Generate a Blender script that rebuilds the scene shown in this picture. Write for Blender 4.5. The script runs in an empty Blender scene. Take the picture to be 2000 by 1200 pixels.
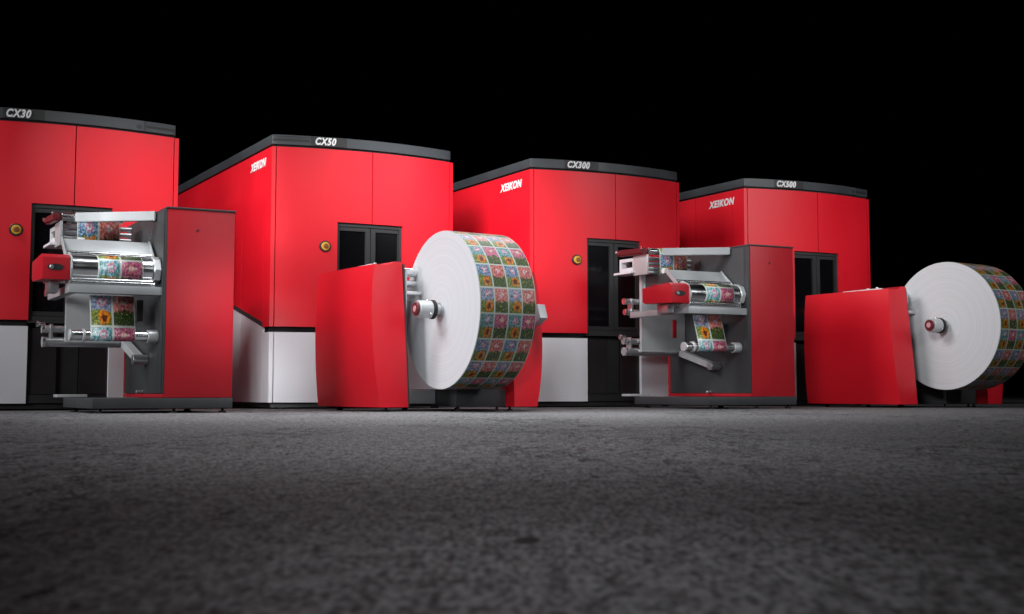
import bpy, bmesh, math, random
from mathutils import Vector, Matrix
random.seed(4)
SC = bpy.context.scene
COL = SC.collection
R = math.radians

# ---------------------------------------------------------------- camera, world, lamps, exposure
cam_d = bpy.data.cameras.new('camera'); cam = bpy.data.objects.new('camera', cam_d); COL.objects.link(cam)
cam.location = (0, 0, .135); cam.rotation_euler = (R(90 + 4.227), 0, 0)
cam_d.lens = 40.41; cam_d.sensor_width = 36; cam_d.clip_start = .02; cam_d.clip_end = 400
cam_d.dof.use_dof = True; cam_d.dof.focus_distance = 8.2; cam_d.dof.aperture_fstop = 8
SC.camera = cam
W = bpy.data.worlds.new('World'); SC.world = W; W.use_nodes = True
W.node_tree.nodes['Background'].inputs[0].default_value = (.010, .011, .013, 1)
W.node_tree.nodes['Background'].inputs[1].default_value = 0.0
SC.view_settings.view_transform = 'Standard'; SC.view_settings.look = 'None'
SC.view_settings.exposure = 0; SC.view_settings.gamma = 1; SC.view_settings.use_curve_mapping = False

def area(name, loc, aim, sx, sy, power, col=(1, 1, 1), spread=180):
    d = bpy.data.lights.new(name, 'AREA'); d.shape = 'RECTANGLE'; d.size = sx; d.size_y = sy
    d.energy = power; d.color = col; d.spread = R(spread)
    o = bpy.data.objects.new(name, d); COL.objects.link(o); o.location = loc
    o.rotation_euler = (Vector(aim) - Vector(loc)).to_track_quat('-Z', 'Y').to_euler()
    return o
area('high_left_softbox', (-7, 6, 7), (.5, 10.6, 1.3), 3.5, 3.5, 180, (.99, .995, 1), 88)
area('low_left_softbox', (-5.2, 4.2, 1.6), (-1, 9, .7), 1.5, 1.2, 19, (.98, .99, 1), 60)
area('high_right_softbox', (9, 2.5, 5.0), (1.9, 11, 1.7), 3.5, 2.5, 60, (.97, .985, 1), 85)
area('right_softbox', (4.2, 1.0, 5.0), (-2.4, 8.6, 2.2), 2.5, 1.6, 5, (.97, .985, 1), 40)
area('overhead_softbox', (-.25, 6.7, 4.2), (-.3, 7.0, 0), 3.0, .8, 66, (.94, .975, 1), 70)
area('middle_overhead_softbox', (-.25, 4.4, 3.8), (-.3, 4.3, 0), 1.2, 1.2, 13, (.95, .975, 1), 64)
area('near_overhead_softbox', (0, 2.4, 3.4), (-.05, 2.6, 0), .8, 1.2, 4.5, (.97, .97, 1), 46)
area('foreground_softbox', (.05, .2, 1.6), (.05, .9, 0), .25, .5, .36, (.97, .97, 1), 30)
area('rear_strip', (0, 12.5, 6.5), (0, 7, 0), 6, 1.5, 52, (.95, .98, 1), 80)
area('spot_second_press_side', (-2.9, 6.0, 2.7), (-2.1, 9.9, 1.1), .8, .6, 10, (1, 1, 1), 42)
area('spot_third_press_side', (-1.2, 6.6, 2.9), (-.25, 10.9, 1.3), .8, .6, 17, (1, 1, 1), 36)
area('spot_fourth_press', (4.8, 3.5, 3.5), (3.2, 12.3, 1.6), 1.2, 1.0, 9, (1, 1, 1), 30)
area('spot_right_roll', (.6, 5.2, 2.6), (2.9, 10.3, .7), 1.2, .8, 16, (1, 1, 1), 60)
area('spot_white_base', (-1.35, 3.7, 1.8), (-1.95, 9.1, .25), .3, .4, 1.3, (.96, .98, 1), 13)
area('camera_side_fill', (-.9, -1.2, 1.4), (.5, 9, .7), 1.0, 1.0, 5, (.95, .98, 1), 25)

# ---------------------------------------------------------------- materials
def mat(name, col=(.5, .5, .5), rough=.5, metal=0, spec=.5, coat=0, coat_rough=.1, bump=None, mottle=None, emit=None):
    m = bpy.data.materials.new(name); m.use_nodes = True; nt = m.node_tree; b = nt.nodes['Principled BSDF']
    b.inputs['Base Color'].default_value = (*col, 1); b.inputs['Roughness'].default_value = rough
    b.inputs['Metallic'].default_value = metal; b.inputs['Specular IOR Level'].default_value = spec
    b.inputs['Coat Weight'].default_value = coat; b.inputs['Coat Roughness'].default_value = coat_rough
    tc = nt.nodes.new('ShaderNodeTexCoord')
    if mottle:
        sc, amt = mottle
        n = nt.nodes.new('ShaderNodeTexNoise'); n.inputs['Scale'].default_value = sc; n.inputs['Detail'].default_value = 6
        nt.links.new(tc.outputs['Object'], n.inputs['Vector'])
        mx = nt.nodes.new('ShaderNodeMapRange'); mx.inputs[1].default_value = .3; mx.inputs[2].default_value = .7
        mx.inputs[3].default_value = 1 - amt; mx.inputs[4].default_value = 1 + amt
        nt.links.new(n.outputs[0], mx.inputs[0])
        v = nt.nodes.new('ShaderNodeVectorMath'); v.operation = 'SCALE'; v.inputs[0].default_value = col
        nt.links.new(mx.outputs[0], v.inputs['Scale']); nt.links.new(v.outputs[0], b.inputs['Base Color'])
        mr = nt.nodes.new('ShaderNodeMapRange'); mr.inputs[1].default_value = .3; mr.inputs[2].default_value = .7
        mr.inputs[3].default_value = rough * .85; mr.inputs[4].default_value = min(1, rough * 1.18)
        nt.links.new(n.outputs[0], mr.inputs[0]); nt.links.new(mr.outputs[0], b.inputs['Roughness'])
    if bump:
        sc, st, ds = bump
        n = nt.nodes.new('ShaderNodeTexNoise'); n.inputs['Scale'].default_value = sc; n.inputs['Detail'].default_value = 3
        nt.links.new(tc.outputs['Object'], n.inputs['Vector'])
        bp = nt.nodes.new('ShaderNodeBump'); bp.inputs['Strength'].default_value = st; bp.inputs['Distance'].default_value = ds
        nt.links.new(n.outputs[0], bp.inputs['Height']); nt.links.new(bp.outputs[0], b.inputs['Normal'])
    return m
RED = mat('red_lacquer', (.61, .006, .017), .42, spec=.35, coat=.15, coat_rough=.42, bump=(420, .06, .001), mottle=(1.6, .05))
REDS = mat('red_painted_steel', (.36, .006, .014), .42, spec=.4, bump=(300, .05, .001), mottle=(3, .06))
REDD = mat('dark_red_plastic', (.10, .010, .014), .35, spec=.5, mottle=(8, .1))
WHITE = mat('white_lacquer', (.60, .595, .63), .42, spec=.5, bump=(420, .05, .001), mottle=(2, .03))
BLACK = mat('black_plastic', (.012, .012, .013), .5, mottle=(6, .2))
DARK = mat('charcoal_steel', (.030, .032, .035), .5, mottle=(4, .12), bump=(260, .06, .001))
BAND = mat('graphite_trim', (.034, .039, .044), .45, spec=.5, mottle=(5, .1))
FRAME = mat('window_frame_graphite', (.018, .019, .0205), .5, mottle=(6, .1))
GREYP = mat('grey_powder_coat', (.032, .034, .037), .5, mottle=(3, .1), bump=(300, .05, .001))
LGREY = mat('light_grey_steel', (.46, .475, .49), .38, metal=.35, mottle=(5, .07))
BEAM = mat('beam_grey_steel', (.34, .355, .37), .4, metal=.3, mottle=(5, .08))
MGREY = mat('mid_grey_steel', (.20, .21, .22), .42, metal=.3, mottle=(5, .08))
CHROME = mat('polished_chrome', (.82, .83, .84), .2, metal=1, mottle=(14, .05))
STEEL = mat('brushed_steel', (.55, .56, .58), .32, metal=.9, mottle=(10, .08))
GLASS = mat('smoked_glass', (.003, .003, .004), .12, spec=.35)
DGLASS = mat('dark_door_gloss', (.014, .012, .013), .35, spec=.5, mottle=(3, .2))
TEXT = mat('white_lettering', (.66, .66, .67), .5, mottle=(20, .02))
GOLD = mat('yellow_ring', (.62, .36, .03), .45, mottle=(30, .1))
AMBER = mat('amber_button', (.22, .06, .006), .4, mottle=(30, .1))
SHADOW = mat('seam_black', (.006, .006, .007), .8, mottle=(5, .2))
RUBBER = mat('black_rubber', (.01, .01, .01), .7, mottle=(9, .2))

class NT:
    """small expression helper for shader nodes"""
    def __init__(s, m): s.nt = m.node_tree
    def n(s, t): return s.nt.nodes.new(t)
    def put(s, sock, v):
        if isinstance(v, bpy.types.NodeSocket): s.nt.links.new(v, sock)
        else: sock.default_value = v
    def m(s, op, a, b=0., c=None):
        n = s.n('ShaderNodeMath'); n.operation = op; s.put(n.inputs[0], a); s.put(n.inputs[1], b)
        if c is not None: s.put(n.inputs[2], c)
        return n.outputs[0]
    def mix(s, f, a, b):
        n = s.n('ShaderNodeMix'); n.data_type = 'RGBA'; s.put(n.inputs[0], f)
        for k, v in ((6, a), (7, b)):
            s.put(n.inputs[k], v if isinstance(v, bpy.types.NodeSocket) else (*v, 1))
        return n.outputs[2]
    def circle(s, x, y, cx, cy, r, soft=.03, ax=1.):
        dx = s.m('MULTIPLY', s.m('SUBTRACT', x, cx), ax); dy = s.m('SUBTRACT', y, cy)
        d = s.m('SQRT', s.m('ADD', s.m('MULTIPLY', dx, dx), s.m('MULTIPLY', dy, dy)))
        mr = s.n('ShaderNodeMapRange'); s.put(mr.inputs[0], d); mr.inputs[1].default_value = r - soft; mr.inputs[2].default_value = r + soft
        mr.inputs[3].default_value = 1; mr.inputs[4].default_value = 0
        return mr.outputs[0]
    def noise(s, vec, sc, det=3):
        n = s.n('ShaderNodeTexNoise'); n.inputs['Scale'].default_value = sc; n.inputs['Detail'].default_value = det
        s.nt.links.new(vec, n.inputs['Vector']); return n
    def step(s, x, lo, hi):
        mr = s.n('ShaderNodeMapRange'); s.put(mr.inputs[0], x); mr.inputs[1].default_value = lo; mr.inputs[2].default_value = hi
        return mr.outputs[0]

def label_material(name, rough=.42, dim=1.0):
    """printed flower labels: one cell per UV unit, blue and pink columns in turn"""
    m = mat(name, rough=rough); b = m.node_tree.nodes['Principled BSDF']; e = NT(m)
    uv = e.n('ShaderNodeTexCoord').outputs['UV']
    ns = e.noise(uv, 4.3, 5)
    sx = e.n('ShaderNodeSeparateXYZ'); e.put(sx.inputs[0], uv); U, V = sx.outputs[0], sx.outputs[1]
    fx, fy = e.m('FRACT', U), e.m('FRACT', V)
    par = e.m('FLOORED_MODULO', e.m('FLOOR', U), 2.)
    row = e.m('FLOORED_MODULO', e.m('FLOOR', V), 3.)
    r1 = e.m('COMPARE', row, 1., .3); r2 = e.m('COMPARE', row, 2., .3)
    wob = e.m('SUBTRACT', ns.outputs[0], .5)
    wx = e.m('ADD', fx, e.m('MULTIPLY', wob, .34)); wy = e.m('ADD', fy, e.m('MULTIPLY', wob, .44))
    fine = e.noise(uv, 17, 4).outputs[0]
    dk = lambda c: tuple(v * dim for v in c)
    # column A: sky, meadow, sunflower
    sky = e.mix(r1, dk((.06, .16, .33)), dk((.04, .24, .24))); sky = e.mix(r2, sky, dk((.17, .20, .34)))
    skyl = e.mix(e.step(fine, .45, .62), sky, dk((.35, .46, .55)))
    mead = e.mix(e.step(fine, .4, .6), dk((.035, .09, .015)), dk((.30, .34, .06)))
    A = e.mix(e.step(wy, .52, .44), skyl, mead)
    A = e.mix(e.circle(wx, wy, .62, .27, .22, .03, .8), A, dk((.66, .20, .012)))
    A = e.mix(e.circle(wx, wy, .62, .26, .105, .03, .8), A, dk((.10, .02, .008)))
    A = e.mix(e.circle(wx, wy, .56, .76, .13, .03, .62), A, dk((.62, .25, .33)))
    A = e.mix(e.circle(wx, wy, .56, .76, .055, .02, .45), A, dk((.50, .62, .70)))
    # column B: pink top, dark foliage, cream blossoms
    pk = e.mix(r1, dk((.55, .10, .07)), dk((.42, .03, .20))); pk = e.mix(r2, pk, dk((.58, .14, .12)))
    pkl = e.mix(e.step(fine, .46, .6), pk, dk((.62, .36, .30)))
    vor = e.n('ShaderNodeTexVoronoi'); vor.inputs['Scale'].default_value = 6.5; e.put(vor.inputs['Vector'], uv)
    fol = e.mix(e.step(fine, .42, .6), dk((.02, .04, .012)), dk((.11, .17, .04)))
    fol = e.mix(e.step(vor.outputs['Distance'], .26, .16), fol, dk((.45, .33, .16)))
    B = e.mix(e.step(wy, .50, .42), pkl, fol)
    B = e.mix(e.circle(wx, wy, .52, .72, .17, .03, .7), B, dk((.55, .10, .16)))
    B = e.mix(e.circle(wx, wy, .52, .74, .085, .03, .5), B, dk((.72, .50, .45)))
    Cc = e.mix(par, A, B)
    gl = e.noise(uv, 9.5, 6).outputs[0]; sc_ = e.n('ShaderNodeVectorMath'); sc_.operation = 'SCALE'
    e.put(sc_.inputs[0], Cc); e.put(sc_.inputs['Scale'], e.m('ADD', .35, e.m('MULTIPLY', e.step(gl, .36, .64), 1.0))); Cc = sc_.outputs[0]
    ex = e.m('GREATER_THAN', e.m('ABSOLUTE', e.m('SUBTRACT', fx, .5)), .452)
    ey = e.m('GREATER_THAN', e.m('ABSOLUTE', e.m('SUBTRACT', fy, .5)), .468)
    Cc = e.mix(e.m('MAXIMUM', ex, ey), Cc, dk((.48, .51, .48)))
    e.nt.links.new(Cc, b.inputs['Base Color'])
    return m
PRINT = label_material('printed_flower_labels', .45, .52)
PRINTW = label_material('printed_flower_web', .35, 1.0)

# wound paper face with growth rings
PAPER = mat('wound_paper_edge', (.72, .72, .74), .6); e = NT(PAPER)
o_ = e.n('ShaderNodeTexCoord').outputs['Object']; sp = e.n('ShaderNodeSeparateXYZ'); e.put(sp.inputs[0], o_)
rad = e.m('SQRT', e.m('ADD', e.m('MULTIPLY', sp.outputs[1], sp.outputs[1]), e.m('MULTIPLY', sp.outputs[2], sp.outputs[2])))
cv = e.n('ShaderNodeCombineXYZ'); e.put(cv.inputs[0], rad)
rg = e.noise(cv.outputs[0], 60, 4).outputs[0]; rg2 = e.noise(cv.outputs[0], 260, 2).outputs[0]
e.put(PAPER.node_tree.nodes['Principled BSDF'].inputs['Base Color'],
      e.mix(e.step(e.m('ADD', rg, e.m('MULTIPLY', rg2, .5)), .5, 1.0), (.49, .50, .53), (.60, .61, .64)))
bp = e.n('ShaderNodeBump'); bp.inputs['Strength'].default_value = .25; bp.inputs['Distance'].default_value = .003
e.put(bp.inputs['Height'], rg); e.put(PAPER.node_tree.nodes['Principled BSDF'].inputs['Normal'], bp.outputs[0])

# rough dark concrete
FLOOR = mat('rough_dark_concrete', (.1, .1, .1), .8, spec=.10); e = NT(FLOOR); B_ = FLOOR.node_tree.nodes['Principled BSDF']
ob = e.n('ShaderNodeTexCoord').outputs['Object']
mp = e.n('ShaderNodeMapping'); e.put(mp.inputs[0], ob); mp.inputs['Scale'].default_value = (1, .38, 1); ob = mp.outputs[0]
big = e.noise(ob, .8, 4).outputs[0]; mid = e.noise(ob, 7, 5).outputs[0]
n3 = e.noise(ob, 46, 5); n3.inputs['Roughness'].default_value = .62; fin = n3.outputs[0]
gr = e.noise(ob, 150, 4).outputs[0]
warp = e.n('ShaderNodeVectorMath'); warp.operation = 'ADD'; e.put(warp.inputs[0], ob)
wsc = e.n('ShaderNodeVectorMath'); wsc.operation = 'SCALE'; e.put(wsc.inputs[0], e.noise(ob, 16, 3).outputs[1]); wsc.inputs['Scale'].default_value = .05
e.put(warp.inputs[1], wsc.outputs[0])
pit = e.n('ShaderNodeTexVoronoi'); pit.voronoi_dimensions = '2D'; pit.inputs['Scale'].default_value = 24.0; e.put(pit.inputs['Vector'], warp.outputs[0])
psep = e.n('ShaderNodeSeparateXYZ'); e.put(psep.inputs[0], pit.outputs['Color'])
prad = e.m('MULTIPLY', e.m('MAXIMUM', e.m('SUBTRACT', psep.outputs[0], .86), 0.), 2.2)
pits = e.m('MULTIPLY', e.step(e.m('SUBTRACT', pit.outputs['Distance'], prad), .012, -.03), e.step(e.noise(ob, 1.9, 3).outputs[0], .47, .53))
crk = e.n('ShaderNodeTexNoise'); crk.inputs['Scale'].default_value = 3.4; crk.inputs['Detail'].default_value = 9; crk.inputs['Roughness'].default_value = .72; e.put(crk.inputs['Vector'], ob)
cr = e.m('MULTIPLY', e.step(e.m('ABSOLUTE', e.m('SUBTRACT', crk.outputs[0], .5)), .008, .002), e.step(big, .48, .56))
spk = e.m('MULTIPLY', e.step(e.noise(ob, 42, 4).outputs[0], .615, .65), e.step(e.noise(ob, 1.1, 4).outputs[0], .44, .56))
flaw = e.m('MAXIMUM', spk, e.m('MAXIMUM', pits, cr))
tone = e.m('ADD', e.m('ADD', e.m('MULTIPLY', mid, .05), e.m('MULTIPLY', fin, .38)), e.m('MULTIPLY', gr, .57))
c = e.mix(e.step(tone, .42, .59), (.030, .030, .031), (.250, .247, .255))
c = e.mix(e.m('MULTIPLY', e.step(big, .38, .62), .22), c, (.100, .100, .104))
c = e.mix(e.m('MULTIPLY', flaw, .93), c, (.006, .006, .007))
e.put(B_.inputs['Base Color'], c)
e.put(B_.inputs['Roughness'], e.m('ADD', .62, e.m('MULTIPLY', tone, .3)))
h = e.m('ADD', e.m('MULTIPLY', fin, .8), e.m('ADD', e.m('MULTIPLY', mid, .7), e.m('MULTIPLY', gr, .40)))
h = e.m('SUBTRACT', h, e.m('MULTIPLY', flaw, .6))
bp = e.n('ShaderNodeBump'); bp.inputs['Strength'].default_value = 1.0; bp.inputs['Distance'].default_value = .014
e.put(bp.inputs['Height'], h); e.put(B_.inputs['Normal'], bp.outputs[0])

# ---------------------------------------------------------------- mesh helpers
SH = .1074
def finish(name, bm, m, parent=None, shear=False, smooth=True, origin=None):
    if shear: bmesh.ops.transform(bm, matrix=Matrix(((1, -SH, 0, 0), (0, 1, 0, 0), (0, 0, 1, 0), (0, 0, 0, 1))), verts=bm.verts)
    bmesh.ops.recalc_face_normals(bm, faces=bm.faces)
    me = bpy.data.meshes.new(name); bm.to_mesh(me); bm.free(); me.materials.append(m)
    if smooth:
        me.polygons.foreach_set('use_smooth', [True] * len(me.polygons)); me.set_sharp_from_angle(angle=R(32))
    o = bpy.data.objects.new(name, me); COL.objects.link(o)
    if parent: o.parent = parent
    return o
def NB(): return bmesh.new()
def box(bm, x0, x1, y0, y1, z0, z1, bev=.003):
    r = bmesh.ops.create_cube(bm, size=1)
    for v in r['verts']:
        v.co = Vector(((x0 + x1) / 2 + v.co.x * (x1 - x0), (y0 + y1) / 2 + v.co.y * (y1 - y0), (z0 + z1) / 2 + v.co.z * (z1 - z0)))
    if bev > 0:
        es = list({ed for v in r['verts'] for ed in v.link_edges})
        bmesh.ops.bevel(bm, geom=es, offset=bev, segments=2, affect='EDGES', profile=.6)
    return bm
def cyl(bm, p, q, r, seg=28, r2=None, bev=.002):
    p, q = Vector(p), Vector(q); d = q - p; L = d.length; r2 = r if r2 is None else r2
    rot = d.to_track_quat('Z', 'Y').to_matrix()
    rings = [(0, max(r - bev, .001)), (bev, r), (L - bev, r2), (L, max(r2 - bev, .001))]
    vs = []
    for (t, rr) in rings:
        vs.append([bm.verts.new(p + rot @ Vector((rr * math.cos(2 * math.pi * k / seg), rr * math.sin(2 * math.pi * k / seg), t))) for k in range(seg)])
    for a, b in zip(vs, vs[1:]):
        for k in range(seg): bm.faces.new((a[k], a[(k + 1) % seg], b[(k + 1) % seg], b[k]))
    bm.faces.new(vs[0][::-1]); bm.faces.new(vs[-1])
    return bm
def prism(bm, pts, ax, a0, a1, bev=.003):
    """extrude a 2-D outline along axis ax ('x','y','z') from a0 to a1"""
    def P(a, b, c):
        return {'x': (c, a, b), 'y': (a, c, b), 'z': (a, b, c)}[ax]
    A = [bm.verts.new(P(a, b, a0)) for a, b in pts]; B = [bm.verts.new(P(a, b, a1)) for a, b in pts]
    f = [bm.faces.new(A), bm.faces.new(B[::-1])]
    n = len(pts)
    for k in range(n): f.append(bm.faces.new((A[k], B[k], B[(k + 1) % n], A[(k + 1) % n])))
    if bev > 0:
        es = list({ed for v in A + B for ed in v.link_edges})
        bmesh.ops.bevel(bm, geom=es, offset=bev, segments=2, affect='EDGES', profile=.6)
    return bm
def rod(bm, p, q, w, h_, bev=.003):
    """rectangular bar from p to q"""
    p, q = Vector(p), Vector(q); d = q - p; L = d.length
    r = bmesh.ops.create_cube(bm, size=1); rot = d.to_track_quat('X', 'Z').to_matrix()
    for v in r['verts']: v.co = (p + q) / 2 + rot @ Vector((v.co.x * L, v.co.y * w, v.co.z * h_))
    es = list({ed for v in r['verts'] for ed in v.link_edges})
    bmesh.ops.bevel(bm, geom=es, offset=bev, segments=2, affect='EDGES')
    return bm
def empty(name, loc, rz, label, cat, group):
    o = bpy.data.objects.new(name, None); COL.objects.link(o); o.location = loc; o.rotation_euler = (0, 0, rz)
    o.empty_display_size = .3; o['label'] = label; o['category'] = cat
    if group: o['group'] = group
    return o
def copy_tree(o, parent=None):
    c = o.copy(); COL.objects.link(c); c.parent = parent
    for ch in list(o.children): copy_tree(ch, c)
    return c
_txt = {}
def text_mesh(name, s, x, y, z, width, height, m, parent, rotz=0, slant=.22, bold=.010, push=.004, shear=False):
    cu = bpy.data.curves.new('t', 'FONT'); cu.body = s; cu.size = 1; cu.shear = slant; cu.offset = .042; cu.space_character = 1.16; cu.extrude = .02
    to = bpy.data.objects.new('t', cu); COL.objects.link(to)
    dg = bpy.context.evaluated_depsgraph_get(); me = bpy.data.meshes.new_from_object(to.evaluated_get(dg))
    bpy.data.objects.remove(to); bpy.data.curves.remove(cu)
    xs = [v.co.x for v in me.vertices]; ys = [v.co.y for v in me.vertices]
    x0, x1, y0, y1 = min(xs), max(xs), min(ys), max(ys)
    for v in me.vertices:
        a = (v.co.x - x0) / (x1 - x0) * width; b = (v.co.y - y0) / (y1 - y0) * height; c_ = -v.co.z * .1 - .001
        q = Matrix.Rotation(rotz, 3, 'Z') @ Vector((a, c_ - push, 0))
        v.co = Vector((x + q.x, y + q.y, z + b))
    me.materials.clear(); me.materials.append(m); me.name = name
    o = bpy.data.objects.new(name, me); COL.objects.link(o); o.parent = parent
    return o

# ---------------------------------------------------------------- floor
bm = NB(); bmesh.ops.create_grid(bm, x_segments=8, y_segments=8, size=120)
fl = finish('floor', bm, FLOOR, smooth=False); fl['kind'] = 'structure'

# ---------------------------------------------------------------- printing presses
MW, MH, MR, BOW, YAW = 1.571, 2.2, 2.103, .105, .4442
M2X, M2Y, PU, PV = -1.927, 9.1096, 2.0853, .9511
def mpos(i): return (M2X + (i - 2) * PU, M2Y + (i - 2) * PV, 0)
def mworld(i, u, v):
    x, y, _ = mpos(i); c_, s_ = math.cos(YAW), math.sin(YAW)
    return (x + u * c_ - v * s_, y + u * s_ + v * c_, 0)
def bow(x):
    t = x / MW; return -BOW * 4 * t * (1 - t)
def sheet(bm, x0, x1, z0, z1, th=.03, off=0., cut=None, n=30):
    """slab following the bowed press front; cut = (xa, xb, za, zb) opening"""
    xs = [x0 + (x1 - x0) * k / n for k in range(n + 1)]; zs = [z0, z1]
    if cut:
        for q in cut[:2]:
            if x0 < q < x1: xs.append(q)
        for q in cut[2:]:
            if z0 < q < z1: zs.append(q)
    xs.sort(); zs.sort()
    xs = [x for k, x in enumerate(xs) if k == 0 or x - xs[k - 1] > 1e-5]
    F = [[bm.verts.new((x, bow(x) - off, z)) for z in zs] for x in xs]
    K = [[bm.verts.new((x, bow(x) - off + th, z)) for z in zs] for x in xs]
    def inc(i, j):
        if i < 0 or j < 0 or i >= len(xs) - 1 or j >= len(zs) - 1: return False
        xc, zc = (xs[i] + xs[i + 1]) / 2, (zs[j] + zs[j + 1]) / 2
        return not (cut and cut[0] < xc < cut[1] and cut[2] < zc < cut[3])
    for i in range(len(xs) - 1):
        for j in range(len(zs) - 1):
            if not inc(i, j): continue
            bm.faces.new((F[i][j], F[i + 1][j], F[i + 1][j + 1], F[i][j + 1]))
            bm.faces.new((K[i][j], K[i][j + 1], K[i + 1][j + 1], K[i + 1][j]))
            if not inc(i - 1, j): bm.faces.new((F[i][j], F[i][j + 1], K[i][j + 1], K[i][j]))
            if not inc(i + 1, j): bm.faces.new((F[i + 1][j], K[i + 1][j], K[i + 1][j + 1], F[i + 1][j + 1]))
            if not inc(i, j - 1): bm.faces.new((F[i][j], K[i][j], K[i + 1][j], F[i + 1][j]))
            if not inc(i, j + 1): bm.faces.new((F[i][j + 1], F[i + 1][j + 1], K[i + 1][j + 1], K[i][j + 1]))
    for v in [v for v in bm.verts if not v.link_faces]: bm.verts.remove(v)
    return bm
def plan(off_side, off_front, off_back, D, n=30):
    """plan outline of the press: bowed front, straight sides, flat back"""
    pts = []
    for k in range(n + 1):
        x = off_side + (MW - 2 * off_side) * k / n; pts.append((x, bow(x) + off_front))
    pts += [(MW - off_side, D - off_back), (off_side, D - off_back)]
    return pts
DEP = 2.9; UW0, UW1, UWC, ZW0, ZW1 = .513, 1.073, .801, .655, 1.509
def press(i, model, label, groove):
    T = empty('printing_press', mpos(i), YAW, label, 'printing press', 'red printing presses standing in a row')
    S = True
    # dark core, with the window bay left open
    core = NB()
    pts = plan(.03, .16, .03, DEP); prism(core, pts, 'z', .06, 2.10, bev=0)
    finish('core', core, SHADOW, T, S)
    pl = NB(); prism(pl, plan(.03, .05, .05, DEP), 'z', .012, .052, bev=0); finish('plinth', pl, BLACK, T, S)
    for (fx, fy) in ((.12, .08), (MW - .12, .08), (.12, DEP - .2), (MW - .12, DEP - .2)):
        f = NB(); cyl(f, (fx, fy, 0), (fx, fy, .015), .035, 16); finish('foot', f, RUBBER, T, S)
    # red front: two corner posts and two doors around the window
    win = (UW0, UW1, ZW0 - .1, ZW1)
    for a, b, nm in ((0, .030, 'corner_post'), (MW - .034, MW, 'corner_post')):
        s_ = NB(); sheet(s_, a, b, ZW0, MR, th=.16 if a > 0 else .16, n=3); finish(nm, s_, RED, T, S)
        s_ = NB(); sheet(s_, a, b, .052, .61, th=.16, n=3); finish('base_corner', s_, WHITE, T, S)
    s_ = NB(); sheet(s_, .037, UWC - .004, ZW0, MR, cut=win); d1 = finish('front_door', s_, RED, T, S)
    s_ = NB(); sheet(s_, UWC + .004, MW - .041, ZW0, MR, cut=win); d2 = finish('front_door', s_, RED, T, S)
    # backing strips seen in the seams
    s_ = NB(); sheet(s_, .02, UW0 - .002, .052, MR - .01, th=.02, off=-.06); sheet(s_, UW1 + .002, MW - .02, .052, MR - .01, th=.02, off=-.06)
    sheet(s_, UW0 - .002, UW1 + .002, ZW1 + .002, MR - .01, th=.02, off=-.06); finish('seam_backing', s_, SHADOW, T, S)
    # white base doors
    s_ = NB(); sheet(s_, .037, UW0, .052, .61); finish('base_panel', s_, WHITE, T, S)
    s_ = NB(); sheet(s_, UW1, MW - .041, .052, .61); finish('base_panel', s_, WHITE, T, S)
    # window: frame, two leaves with smoked panes
    fr = NB()
    for a, b, z0, z1 in ((UW0, UW1, ZW1 - .03, ZW1), (UW0, UW1, ZW0 - .02, ZW0 + .03)): sheet(fr, a, b, z0, z1, th=.05, off=-.022, n=12)
    for a, b in ((UW0, UW0 + .022), (UW1 - .022, UW1)): sheet(fr, a, b, ZW0 + .03, ZW1 - .03, th=.05, off=-.022, n=2)
    wf = finish('window_frame', fr, FRAME, T, S)
    for a, b in ((UW0 + .024, UWC - .003), (UWC + .003, UW1 - .024)):
        lf = NB(); sheet(lf, a, b, ZW0 + .034, ZW1 - .034, th=.03, off=-.03, cut=(a + (.006 if a < .7 else .04), b - (.04 if a < .7 else .006), ZW0 + .065, ZW1 - .062), n=10)
        L_ = finish('window_leaf', lf, FRAME, T, S)
        g = NB(); sheet(g, a + .002, b - .002, ZW0 + .06, ZW1 - .058, th=.006, off=-.045, n=8); finish('pane', g, GLASS, L_, S)
    # dark lower doors under the window
    for a, b in ((UW0 + .004, UW0 + .20), (UW1 - .20, UW1 - .004)):
        s_ = NB(); sheet(s_, a, b, .12, .60, th=.03, off=-.03, n=6); finish('lower_door', s_, DGLASS, T, S)
    s_ = NB(); sheet(s_, UW0 + .004, UW1 - .004, .055, .115, th=.05, off=-.02, n=10); finish('kick_plate', s_, BLACK, T, S)
    s_ = NB(); sheet(s_, UW0 + .205, UW1 - .205, .12, .60, th=.02, off=-.06, n=6); finish('recess_panel', s_, SHADOW, T, S)
    # sides: red above a diagonal line, white below
    for side in (0, 1):
        xa, xb = (0, .02) if side == 0 else (MW - .02, MW)
        y0 = .163; yq = 1.5
        zs = lambda y, base: base + .255 * min(y, yq)
        for (ya, yb) in ((y0, .70), (.706, 1.75), (1.756, DEP)):
            low = [(ya, zs(ya, ZW0))] + ([(yq, zs(yq, ZW0))] if ya < yq < yb else []) + [(yb, zs(yb, ZW0))]
            s_ = NB(); prism(s_, low + [(yb, MR), (ya, MR)], 'x', xa, xb, bev=0); finish('side_panel', s_, RED, T, S)
            low = [(ya, .61 + .255 * min(ya, yq))] + ([(yq, .61 + .255 * yq)] if ya < yq < yb else []) + [(yb, .61 + .255 * min(yb, yq))]
            s_ = NB(); prism(s_, [(ya, .052)] + low + [(yb, .052)], 'x', xa, xb, bev=0); finish('side_base_panel', s_, WHITE, T, S)
        s_ = NB(); k0 = [(y0, zs(y0, .615)), (yq, zs(yq, .615)), (DEP, zs(DEP, .615))]
        prism(s_, k0 + [(a, b + .036) for a, b in k0[::-1]], 'x', xa + (.004 if side == 0 else -.0), xb - (.0 if side == 0 else .004), bev=0)
        finish('side_trim', s_, DARK, T, S)
    s_ = NB(); box(s_, .02, MW - .02, DEP - .02, DEP, .06, MR, 0); finish('back_panel', s_, DARK, T, S)
    # roof with its bowed graphite band
    r_ = NB()
    pts = []
    n = 30
    for k in range(n + 1):
        x = .0 + (MW - .03) * k / n; pts.append((x, bow(x) - .004))
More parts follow.
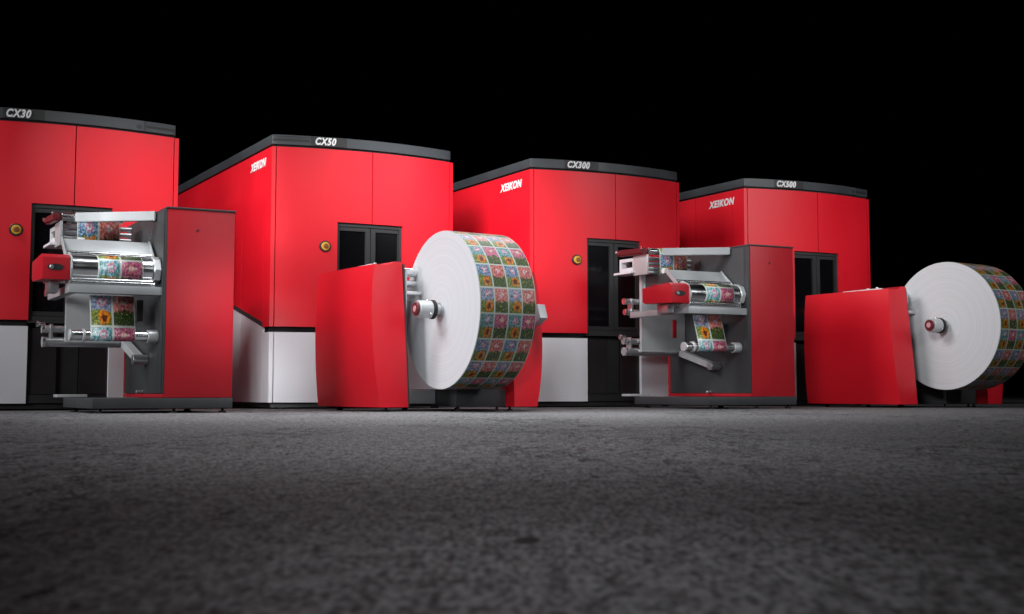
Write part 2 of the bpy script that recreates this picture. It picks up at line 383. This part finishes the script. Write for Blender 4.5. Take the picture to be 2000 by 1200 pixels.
    pts += [(MW - .03, DEP - .01), (0., DEP - .01)]
    prism(r_, pts, 'z', 2.122, MH, bev=.004); rb = finish('roof_band', r_, BAND, T, S)
    r_ = NB(); prism(r_, plan(.025, .02, .02, DEP), 'z', 2.09, 2.124, bev=0); finish('roof_gap', r_, SHADOW, T, S)
    if groove:
        a, b = groove
        g = NB(); sheet(g, a, b, 2.150, 2.168, th=.01, off=.0065, n=8); finish('band_slot', g, BLACK, rb, S)
        g = NB(); sheet(g, a, b, 2.186, 2.196, th=.01, off=.0095, n=8); finish('band_rib', g, LGREY if False else BAND, rb, S)
        e_ = b + .012 if a < .5 else a - .012
        g = NB(); sheet(g, e_ - .004, e_ + .004, 2.126, 2.196, th=.01, off=.0075, n=1); finish('band_joint', g, BLACK, rb, S)
        if a > .5:
            g = NB(); cyl(g, (a - .06, bow(a - .06) - .010, 2.155), (a - .06, bow(a - .06), 2.155), .017, 20); finish('band_lock', g, BLACK, rb, S)
    # badge: dark plate and number
    w = .168 if len(model) == 4 else .215
    p_ = NB(); sheet(p_, .305, .35 + w + .06, 2.124, 2.198, th=.01, off=.0075, n=8); bd = finish('badge', p_, BLACK, T, S)
    x0 = .335; sl = math.atan2(bow(x0 + w) - bow(x0), w)
    text_mesh('badge_number', model, x0, bow(x0) - .0075, 2.130, w, .062, TEXT, bd, rotz=sl, slant=.25)
    # company name on the left side
    a0 = -math.pi / 2 + SH
    text_mesh('side_lettering', 'XEIKON', -.50 * SH - .0, .50, 1.965, .37, .072, TEXT, T, rotz=a0, slant=.22, push=.001)
    # round yellow button
    bx, bz = .414, 1.3075
    k_ = NB(); cyl(k_, (bx, bow(bx) - .012, bz), (bx, bow(bx) + .01, bz), .046, 32); bt = finish('emergency_button', k_, BLACK, T, S)
    k_ = NB(); cyl(k_, (bx, bow(bx) - .020, bz), (bx, bow(bx) - .008, bz), .034, 28); finish('button_ring', k_, GOLD, bt, S)
    k_ = NB(); cyl(k_, (bx, bow(bx) - .030, bz), (bx, bow(bx) - .014, bz), .019, 24); finish('button_cap', k_, AMBER, bt, S)
    return T
press(1, 'CX30', 'tall red press cut off by the left edge, behind the roller frame', (1.31, 1.535))
press(2, 'CX50', 'tall red press whose side shows a slanted white lower panel, beside the curved red stand', (.01, .285))
press(3, 'CX300', 'tall red press between the middle paper roll and the right-hand roller frame', None)
press(4, 'CX500', 'rearmost and smallest-looking red press, behind the far right curved red stand', (1.36, 1.50))

# ---------------------------------------------------------------- rewinders (roller frame beside a red cabinet)
RU, RV = 1.268, -1.457
def rewinder():
    T = empty('rewinder', (0, 0, 0), YAW, '', 'rewinder', 'rewinders with red cabinets in front of the presses')
    def fin(n, bm, m, par=T):
        bmesh.ops.translate(bm, verts=bm.verts, vec=(-RU, -RV, 0))
        return finish(n, bm, m, par, True)
    CW = .443; BK = -.42
    b = NB(); box(b, RU + .012, RU + CW, RV, BK, .098, 1.322, .004); cab = fin('cabinet', b, REDS)
    b = NB(); box(b, RU + .004, RU + CW + .006, RV - .006, BK + .004, 1.324, 1.336, .002); fin('cabinet_lid', b, DARK, cab)
    b = NB(); cyl(b, (RU + .2, RV - .004, 1.19), (RU + .2, RV + .005, 1.19), .010, 16); fin('cabinet_lock', b, REDD, cab)
    b = NB(); box(b, RU - .004, RU + .0115, RV + .004, BK - .03, .125, 1.32, .002); ip = fin('inner_panel', b, GREYP)
    b = NB(); box(b, RU - .006, RU + .0115, RV + .004, BK - .004, .098, .122, .002); fin('panel_edge', b, REDS, ip)
    b = NB(); box(b, RU - .006, RU + .0115, BK - .028, BK - .004, .124, 1.32, .002); fin('panel_edge', b, REDS, ip)
    b = NB(); box(b, RU - .012, RU - .005, -.86, -.66, 1.09, 1.25, .002); fin('dark_hatch', b, BLACK, ip)
    b = NB(); box(b, RU - .010, RU - .0045, RV + .01, RV + .055, .128, 1.315, .002); fin('cable_duct', b, DARK, ip)
    b = NB(); cyl(b, (RU - .05, -.98, .135), (RU - .004, -.98, .135), .012, 14); fin('panel_bolt', b, STEEL, ip)
    # base
    b = NB(); box(b, .844, RU + CW, RV - .015, BK - .10, .030, .096, .004); fin('base_frame', b, DARK)
    b = NB(); box(b, .80, 1.0, -.53, -.40, .098, .118, .003); fin('base_step', b, LGREY)
    for fx, fy in ((.90, RV + .03), (1.35, RV + .03), (1.66, RV + .03), (.90, -.62), (1.66, -.62)):
        b = NB(); cyl(b, (fx, fy, .0), (fx, fy, .012), .024, 16); cyl(b, (fx, fy, .012), (fx, fy, .031), .009, 12); fin('levelling_foot', b, RUBBER)
    # rear light panel carrying the back rollers
    b = NB(); box(b, .820, 1.262, -.66, -.63, .475, 1.14, .004); bp_ = fin('back_plate', b, LGREY)
    b = NB(); box(b, 1.13, 1.165, -.672, -.661, .60, .755, .002); fin('red_strip', b, REDS, bp_)
    b = NB(); prism(b, [(-1.20, 1.0), (-.68, 1.0), (-.68, 1.13), (-1.02, 1.13)], 'x', .845, .857, .002); fin('side_cheek', b, GREYP, bp_)
    # top slanted beam
    b = NB(); rod(b, (.82, -.94, 1.300), (1.262, -1.235, 1.300), .05, .062, .004); fin('top_beam', b, MGREY)
    # head of the top roll: dark red motor along the side, chrome roller
    b = NB(); rod(b, (.715, -.50, 1.325), (.715, -.86, 1.312), .05, .055, .012); mh = fin('tension_motor', b, REDD)
    for yy in (-.50, -.84):
        b = NB(); cyl(b, (.682, yy, 1.335), (.695, yy, 1.335), .012, 14); fin('motor_screw', b, CHROME, mh)
    b = NB(); cyl(b, (.74, -.86, 1.312), (1.13, -.86, 1.312), .028, 28); fin('top_roller', b, CHROME)
    # white bracket with a hole under the motor
    b = NB()
    prism(b, [(-.68, 1.16), (-.68, 1.275), (-.655, 1.275), (-.655, 1.16)], 'x', .735, .815, .003)
    prism(b, [(-.50, 1.16), (-.50, 1.275), (-.475, 1.275), (-.475, 1.16)], 'x', .735, .815, .003)
    prism(b, [(-.655, 1.245), (-.655, 1.275), (-.50, 1.275), (-.50, 1.245)], 'x', .735, .815, .003)
    prism(b, [(-.655, 1.16), (-.655, 1.195), (-.50, 1.195), (-.50, 1.16)], 'x', .735, .815, .003)
    box(b, .70, .83, -.69, -.44, 1.140, 1.158, .002); br = fin('bearing_bracket', b, WHITE)
    b = NB(); cyl(b, (.745, -.577, 1.222), (.82, -.577, 1.222), .024, 20); fin('bearing', b, BLACK, br)
    # rear ribbed rollers behind the first web
    for z in (1.255, 1.215, 1.175, 1.14):
        b = NB(); cyl(b, (.75, -.815, z), (1.20, -.815, z), .0175, 20); fin('guide_roller', b, STEEL)
    b = NB(); box(b, .733, .750, -.86, -.67, 1.12, 1.285, .003); fin('roller_plate', b, LGREY)
    b = NB(); cyl(b, (.835, -.93, 1.145), (.875, -.93, 1.145), .024, 20); fin('white_knob', b, TEXT)
    # long rear rollers at mid and low height
    for (z, r, u0) in ((.905, .024, .705), (.815, .024, .715), (.565, .026, .70), (.478, .034, .705)):
        b = NB(); cyl(b, (u0, -.60, z), (1.26, -.60, z), r, 24); rr = fin('rear_roller', b, STEEL)
        b = NB(); cyl(b, (u0 - .022, -.60, z), (u0 - .001, -.60, z), r * 1.12, 24); fin('roller_cap', b, CHROME, rr)
    b = NB(); cyl(b, (.66, -.60, .60), (.70, -.60, .60), .013, 16); cyl(b, (.645, -.60, .60), (.662, -.60, .60), .022, 16); fin('clamp_knob', b, CHROME)
    b = NB(); box(b, .73, .748, -.628, -.57, .45, .60, .003); fin('roller_plate', b, STEEL)
    b = NB(); box(b, .745, .763, -.628, -.57, .79, .93, .003); fin('roller_plate', b, STEEL)
    # chrome guard above the main drum
    b = NB(); pg = [(-1.145, 1.125), (-1.165, 1.128), (-1.245, 1.035), (-1.235, 1.025)]
    prism(b, pg, 'x', .70, 1.235, .002); gd = fin('drum_guard', b, LGREY)
    b = NB(); cyl(b, (.70, -1.262, 1.026), (1.235, -1.262, 1.026), .014, 20); fin('guard_rod', b, CHROME, gd)
    for u in (.695, 1.240):
        b = NB(); rod(b, (u, -1.145, 1.13), (u, -1.30, .99), .010, .030, .002); fin('guard_arm', b, LGREY, gd)
    # main drum with side cheeks and shaft
    dr_v, dr_z = -1.345, .918
    b = NB(); cyl(b, (.712, dr_v, dr_z), (1.205, dr_v, dr_z), .086, 56, bev=.004); fin('main_drum', b, CHROME)
    b = NB(); cyl(b, (1.207, dr_v, dr_z + .005), (1.255, dr_v, dr_z + .005), .092, 8, bev=.006); dc = fin('drum_bearing', b, LGREY)
    b = NB(); cyl(b, (1.257, dr_v, dr_z + .02), (1.266, dr_v, dr_z + .02), .02, 16); fin('bearing_stub', b, CHROME, dc)
    b = NB(); pts = [(dr_v + .11 * math.cos(R(a)), dr_z - .012 + .115 * math.sin(R(a))) for a in range(0, 360, 45)]
    prism(b, pts, 'x', .700, .710, .002); fin('drum_cheek', b, LGREY)
    b = NB(); cyl(b, (.712, -1.425, .842), (1.20, -1.425, .842), .010, 16); cyl(b, (.712, -1.40, .826), (1.22, -1.40, .826), .013, 16); fin('stripper_rod', b, CHROME)
    # red motor box in front on the left
    b = NB(); prism(b, [(-1.435, .835), (-1.435, .975), (-1.40, .997), (-1.06, .975), (-1.06, .862), (-1.09, .845)], 'x', .535, .698, .006); rb = fin('drive_housing', b, REDS)
    b = NB()
    pts = [(.612 + .047 * math.cos(t) + (.0 if math.cos(t) < 0 else .0), .912 + .021 * math.sin(t)) for t in [k * math.pi / 12 for k in range(24)]]
    prism(b, pts, 'y', -1.439, -1.433, 0); pr = fin('socket_port', b, BLACK, rb)
    b = NB(); cyl(b, (.59, -1.444, .912), (.59, -1.436, .912), .013, 16); fin('socket_pin', b, STEEL, pr)
    b = NB(); box(b, .575, .66, -1.20, -1.12, .982, 1.005, .004); box(b, .60, .63, -1.30, -1.24, .988, 1.008, .003); fin('housing_catch', b, REDD, rb)
    b = NB(); box(b, .60, .66, -1.30, -1.16, .765, .836, .004); fin('housing_foot', b, STEEL, rb)
    # cross beam and its side beam
    b = NB(); box(b, .695, 1.266, -1.43, -1.345, .758, .812, .004); fin('cross_beam', b, BEAM)
    b = NB(); box(b, .700, .755, -1.342, -.665, .760, .808, .004); fin('side_beam', b, BEAM)
    # small grey box behind the beam
    b = NB(); box(b, 1.16, 1.20, -1.20, -1.0, .60, .74, .003); fin('sensor_box', b, GREYP)
    # lower roller
    b = NB(); cyl(b, (.735, -1.325, .495), (1.195, -1.325, .495), .034, 36); lr = fin('lower_roller', b, CHROME)
    b = NB(); cyl(b, (.722, -1.325, .495), (.733, -1.325, .495), .038, 30); fin('roller_flange', b, LGREY, lr)
    b = NB(); cyl(b, (.80, -1.325, .495), (.815, -1.325, .495), .045, 30); fin('roller_flange', b, LGREY, lr)
    b = NB(); cyl(b, (1.197, -1.325, .495), (1.262, -1.325, .495), .043, 30); fin('bearing_block', b, LGREY, lr)
    # swing arm
    b = NB(); rod(b, (1.215, -.67, .468), (1.215, -1.06, .355), .06, .052, .004); ar = fin('swing_arm', b, LGREY)
    b = NB(); cyl(b, (1.165, -1.085, .350), (1.262, -1.085, .350), .033, 24); fin('arm_roller', b, STEEL, ar)
    return T
REW = rewinder()

def strip(bm, path, x0, x1, uv0, uv1, vs, uvl):
    """paper web: path of (y, z) points swept across x0..x1, printed by UV"""
    rows = []
    for (y, z), v in zip(path, vs): rows.append((bm.verts.new((x0, y, z)), bm.verts.new((x1, y, z)), v))
    for a, b in zip(rows, rows[1:]):
        f = bm.faces.new((a[0], a[1], b[1], b[0]))
        for l, (uu, vv) in zip(f.loops, ((uv0, a[2]), (uv1, a[2]), (uv1, b[2]), (uv0, b[2]))): l[uvl].uv = (uu, vv)
def label_web():
    T = empty('label_web', (0, 0, 0), YAW, '', 'printed label web', 'printed label webs threaded through the rewinders')
    def make(n, path, x0, x1, uv0, uv1, vtop, par=T):
        bm = NB(); uvl = bm.loops.layers.uv.new('UVMap')
        L = [0]
        for a, b in zip(path, path[1:]): L.append(L[-1] + math.dist(a, b))
        vs = [vtop - l / .224 for l in L]
        strip(bm, path, x0, x1, uv0, uv1, vs, uvl)
        bmesh.ops.translate(bm, verts=bm.verts, vec=(-RU, -RV, 0))
        o = finish(n, bm, PRINTW, par, True)
        o.modifiers.new('thickness', 'SOLIDIFY').thickness = .0012
        return o
    arc = lambda cy, cz, r, a0, a1, n: [(cy + r * math.cos(R(a0 + (a1 - a0) * k / n)), cz + r * math.sin(R(a0 + (a1 - a0) * k / n))) for k in range(n + 1)]
    make('upper_span', arc(-.86, 1.312, .030, 60, 180, 8) + [(-.89, 1.13)], .835, 1.11, 0, 2, 4.335)
    make('drum_span', arc(-1.345, .918, .0885, 75, 290, 22), .865, 1.14, 0, 2, 2.45)
    make('lower_span', [(-1.285, .756), (-1.3605, .495)] + arc(-1.325, .495, .0355, 180, 300, 10)[1:], .845, 1.12, 0, 2, 2.94)
    return T
WEB = label_web()
def place(o, i, label):
    x, y, _ = mworld(i, RU, RV); o.location = (x, y, 0); o['label'] = label; return o
place(REW, 1, 'large roller frame with a dull red cabinet, standing before the leftmost press')
r2 = place(copy_tree(REW), 3, 'smaller looking roller frame with a red cabinet, between the two big paper rolls')
place(WEB, 1, 'printed flower label strip threaded over the chrome rollers at the left, before the leftmost press')
w2 = place(copy_tree(WEB), 3, 'printed flower label strip on the roller frame between the two big paper rolls')

# ---------------------------------------------------------------- unwinders (curved red side panels) and their rolls
EU = SH
def shell(bm, mirror=False):
    """barrel shaped side panel: front facet, crease, long side"""
    zs = [.03 + 1.0 * k / 14 for k in range(15)]
    rings = []
    for z in zs:
        t = (z - .03) / 1.0; bul = 4 * t * (1 - t)
        yf = .086 * t ** 1.25
        P0 = (-.013 * t, yf); P1 = (-.203 - .022 * t - .045 * bul, .012 + yf * .9 - .012 * bul)
        P2 = (-.243 - .014 * t - .022 * bul, 1.024 + .008 * bul - .012 * t)
        ring = [P0]
        for k in range(1, 4): ring.append((P0[0] + (P1[0] - P0[0]) * k / 4, P0[1] + (P1[1] - P0[1]) * k / 4 - .004 * math.sin(math.pi * k / 4)))
        ring.append(P1)
        for k in range(1, 13):
            s = k / 12; ring.append((P1[0] + (P2[0] - P1[0]) * s - .016 * math.sin(math.pi * s), P1[1] + (P2[1] - P1[1]) * s))
        ring.append((-.0, 1.03))
        ztop = z if z < 1.0 else None
        rr = []
        for (x, y) in ring:
            zz = z
            if t >= .999: zz = z + (.012 if y < .1 and x > -.1 else -.014 + .004 * y)
            if mirror: x = .785 - x; y = y - .12
            rr.append(bm.verts.new((x, y, zz)))
        rings.append(rr)
    n = len(rings[0])
    for a, b in zip(rings, rings[1:]):
        for k in range(n):
            bm.faces.new((a[k], a[(k + 1) % n], b[(k + 1) % n], b[k]))
    bm.faces.new(rings[0]); bm.faces.new(rings[-1])
    return bm
def unwinder():
    T = empty('unwinder', (0, 0, 0), YAW + EU, '', 'unwinder', 'unwinders with curved red panels in front of the presses')
    def fin(n, bm, m, par=T): return finish(n, bm, m, par)
    b = NB(); shell(b); a = fin('side_panel', b, RED)
    b = NB(); shell(b, True); fin('side_panel', b, RED)
    b = NB(); prism(b, [(.006, .035), (.10, 1.03), (.98, 1.0), (1.02, .035)], 'x', .003, .016, .002); fin('inner_plate', b, GREYP, a)
    b = NB(); box(b, -.17, -.05, .22, .86, 1.012, 1.024, .003); fin('top_tray', b, DARK, a)
    b = NB(); box(b, -.20, -.16, .20, .62, 1.018, 1.030, .003); fin('tray_edge', b, WHITE, a)
    b = NB(); cyl(b, (-.12, .30, 1.024), (-.12, .30, 1.05), .012, 14); cyl(b, (-.12, .40, 1.024), (-.12, .40, 1.045), .018, 14); fin('tray_knob', b, LGREY, a)
    b = NB(); box(b, .375, .784, .0, .98, .030, .155, .006); fin('base_frame', b, DARK)
    b = NB(); box(b, .10, .37, .30, .90, .05, .15, .006); fin('base_tray', b, LGREY)
    b = NB(); box(b, .62, .765, .22, .60, .157, .98, .006); fin('support_column', b, GREYP)
    b = NB(); prism(b, [(-.28, .62), (-.28, .77), (.22, .80), (.22, .60)], 'x', .625, .665, .005); fin('spindle_arm', b, LGREY)
    b = NB(); prism(b, [(-.24, .665), (-.20, .765), (.02, .765), (.05, .625), (-.14, .615)], 'x', .93, .995, .006); fin('arm_housing', b, LGREY)
    for y, z, r in ((.22, .985, .032), (.22, .905, .026), (.13, .83, .016), (.30, .80, .02)):
        b = NB(); cyl(b, (.018, y, z), (.61, y, z), r, 24); fin('guide_roller', b, CHROME)
    b = NB(); box(b, .02, .036, .10, .36, .72, 1.0, .004); fin('roller_plate', b, LGREY)
    b = NB(); cyl(b, (.02, -.165, .697), (.62, -.165, .697), .038, 32); s_ = fin('spindle', b, LGREY)
    b = NB(); cyl(b, (-.018, -.165, .697), (.085, -.165, .697), .060, 40, bev=.006); fin('spindle_head', b, LGREY, s_)
    b = NB(); cyl(b, (-.036, -.165, .697), (-.019, -.165, .697), .046, 32, bev=.004); fin('spindle_nut', b, REDD, s_)
    b = NB(); cyl(b, (-.041, -.165, .697), (-.0355, -.165, .697), .022, 24); fin('nut_centre', b, mat('dusty_pink_plastic', (.5, .25, .28), .4, mottle=(9, .1)), s_)
    b = NB(); cyl(b, (.087, -.165, .697), (.108, -.165, .697), .066, 40); fin('black_collar', b, RUBBER, s_)
    for k in range(3):
        an = R(90 + 120 * k); b = NB(); c0 = Vector((.06, -.165 + .058 * math.cos(an), .697 + .058 * math.sin(an)))
        cyl(b, c0, c0 + Vector((0, .012 * math.cos(an), .012 * math.sin(an))), .010, 14); fin('chuck_screw', b, CHROME, s_)
    for fx, fy in ((-.12, .10), (-.12, .9), (.42, .05), (.74, .05), (.88, .1), (.42, .9), (.88, .9)):
        b = NB(); cyl(b, (fx, fy, 0), (fx, fy, .010), .022, 16); cyl(b, (fx, fy, .010), (fx, fy, .034), .009, 12); fin('levelling_foot', b, RUBBER)
    return T
UNW = unwinder()
def roll():
    T = empty('label_roll', (0, 0, 0), YAW + EU, '', 'paper roll', 'big rolls of printed labels on the unwinders')
    x0, x1, cy, cz, r, seg = .0, .43, 0., 0., .545, 160
    bm = NB(); uvl = bm.loops.layers.uv.new('UVMap'); A = []
    prof = [(x0 + .001, r - .003), (x0 + .004, r), (x1 - .004, r), (x1 - .001, r - .003)]
    for k in range(seg):
        a = 2 * math.pi * k / seg
        A.append([bm.verts.new((x, rr * math.cos(a), rr * math.sin(a))) for x, rr in prof])
    for k in range(seg):
        p, q = A[k], A[(k + 1) % seg]
        for j in range(3):
            f = bm.faces.new((p[j], p[j + 1], q[j + 1], q[j]))
            us = ((.0, .02), (.02, 3.98), (3.98, 4.0))[j]
            v0, v1 = -20 * k / seg + .3, -20 * (k + 1) / seg + .3
            for l, w in zip(f.loops, ((us[0], v0), (us[1], v0), (us[1], v1), (us[0], v1))): l[uvl].uv = w
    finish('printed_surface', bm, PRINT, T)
    for x, n in ((x0, 'paper_face'), (x1, 'paper_face')):
        bm = NB(); outer = [bm.verts.new((x, (r - .002) * math.cos(2 * math.pi * k / seg), (r - .002) * math.sin(2 * math.pi * k / seg))) for k in range(seg)]
        inner = [bm.verts.new((x + (-.0 if x == x0 else 0), .045 * math.cos(2 * math.pi * k / seg), .045 * math.sin(2 * math.pi * k / seg))) for k in range(seg)]
        for k in range(seg): bm.faces.new((outer[k], outer[(k + 1) % seg], inner[(k + 1) % seg], inner[k]))
        finish(n, bm, PAPER, T, smooth=False)
    bm = NB(); cyl(bm, (-.012, 0, 0), (x1 + .012, 0, 0), .052, 40); finish('core_tube', bm, LGREY, T)
    return T
ROLL = roll()
UO = (.588, -1.587); RC = (.161, -.165, .697)
def place_u(o, i, label):
    x, y, _ = mworld(i, *UO); o.location = (x, y, 0); o['label'] = label; return o
def place_r(o, i, label):
    x, y, _ = mworld(i, *UO); a = YAW + EU
    o.location = (x + RC[0] * math.cos(a) - RC[1] * math.sin(a), y + RC[0] * math.sin(a) + RC[1] * math.cos(a), RC[2]); o['label'] = label; return o
place_u(UNW, 2, 'curved red stand holding the paper roll in front of the second press from the left')
place_u(copy_tree(UNW), 4, 'curved red stand holding the paper roll at the far right of the row')
place_r(ROLL, 2, 'big white-faced roll of flower labels in the middle, its four printed columns fully in view')
place_r(copy_tree(ROLL), 4, 'big white-faced roll of flower labels cut off by the right edge of the picture')
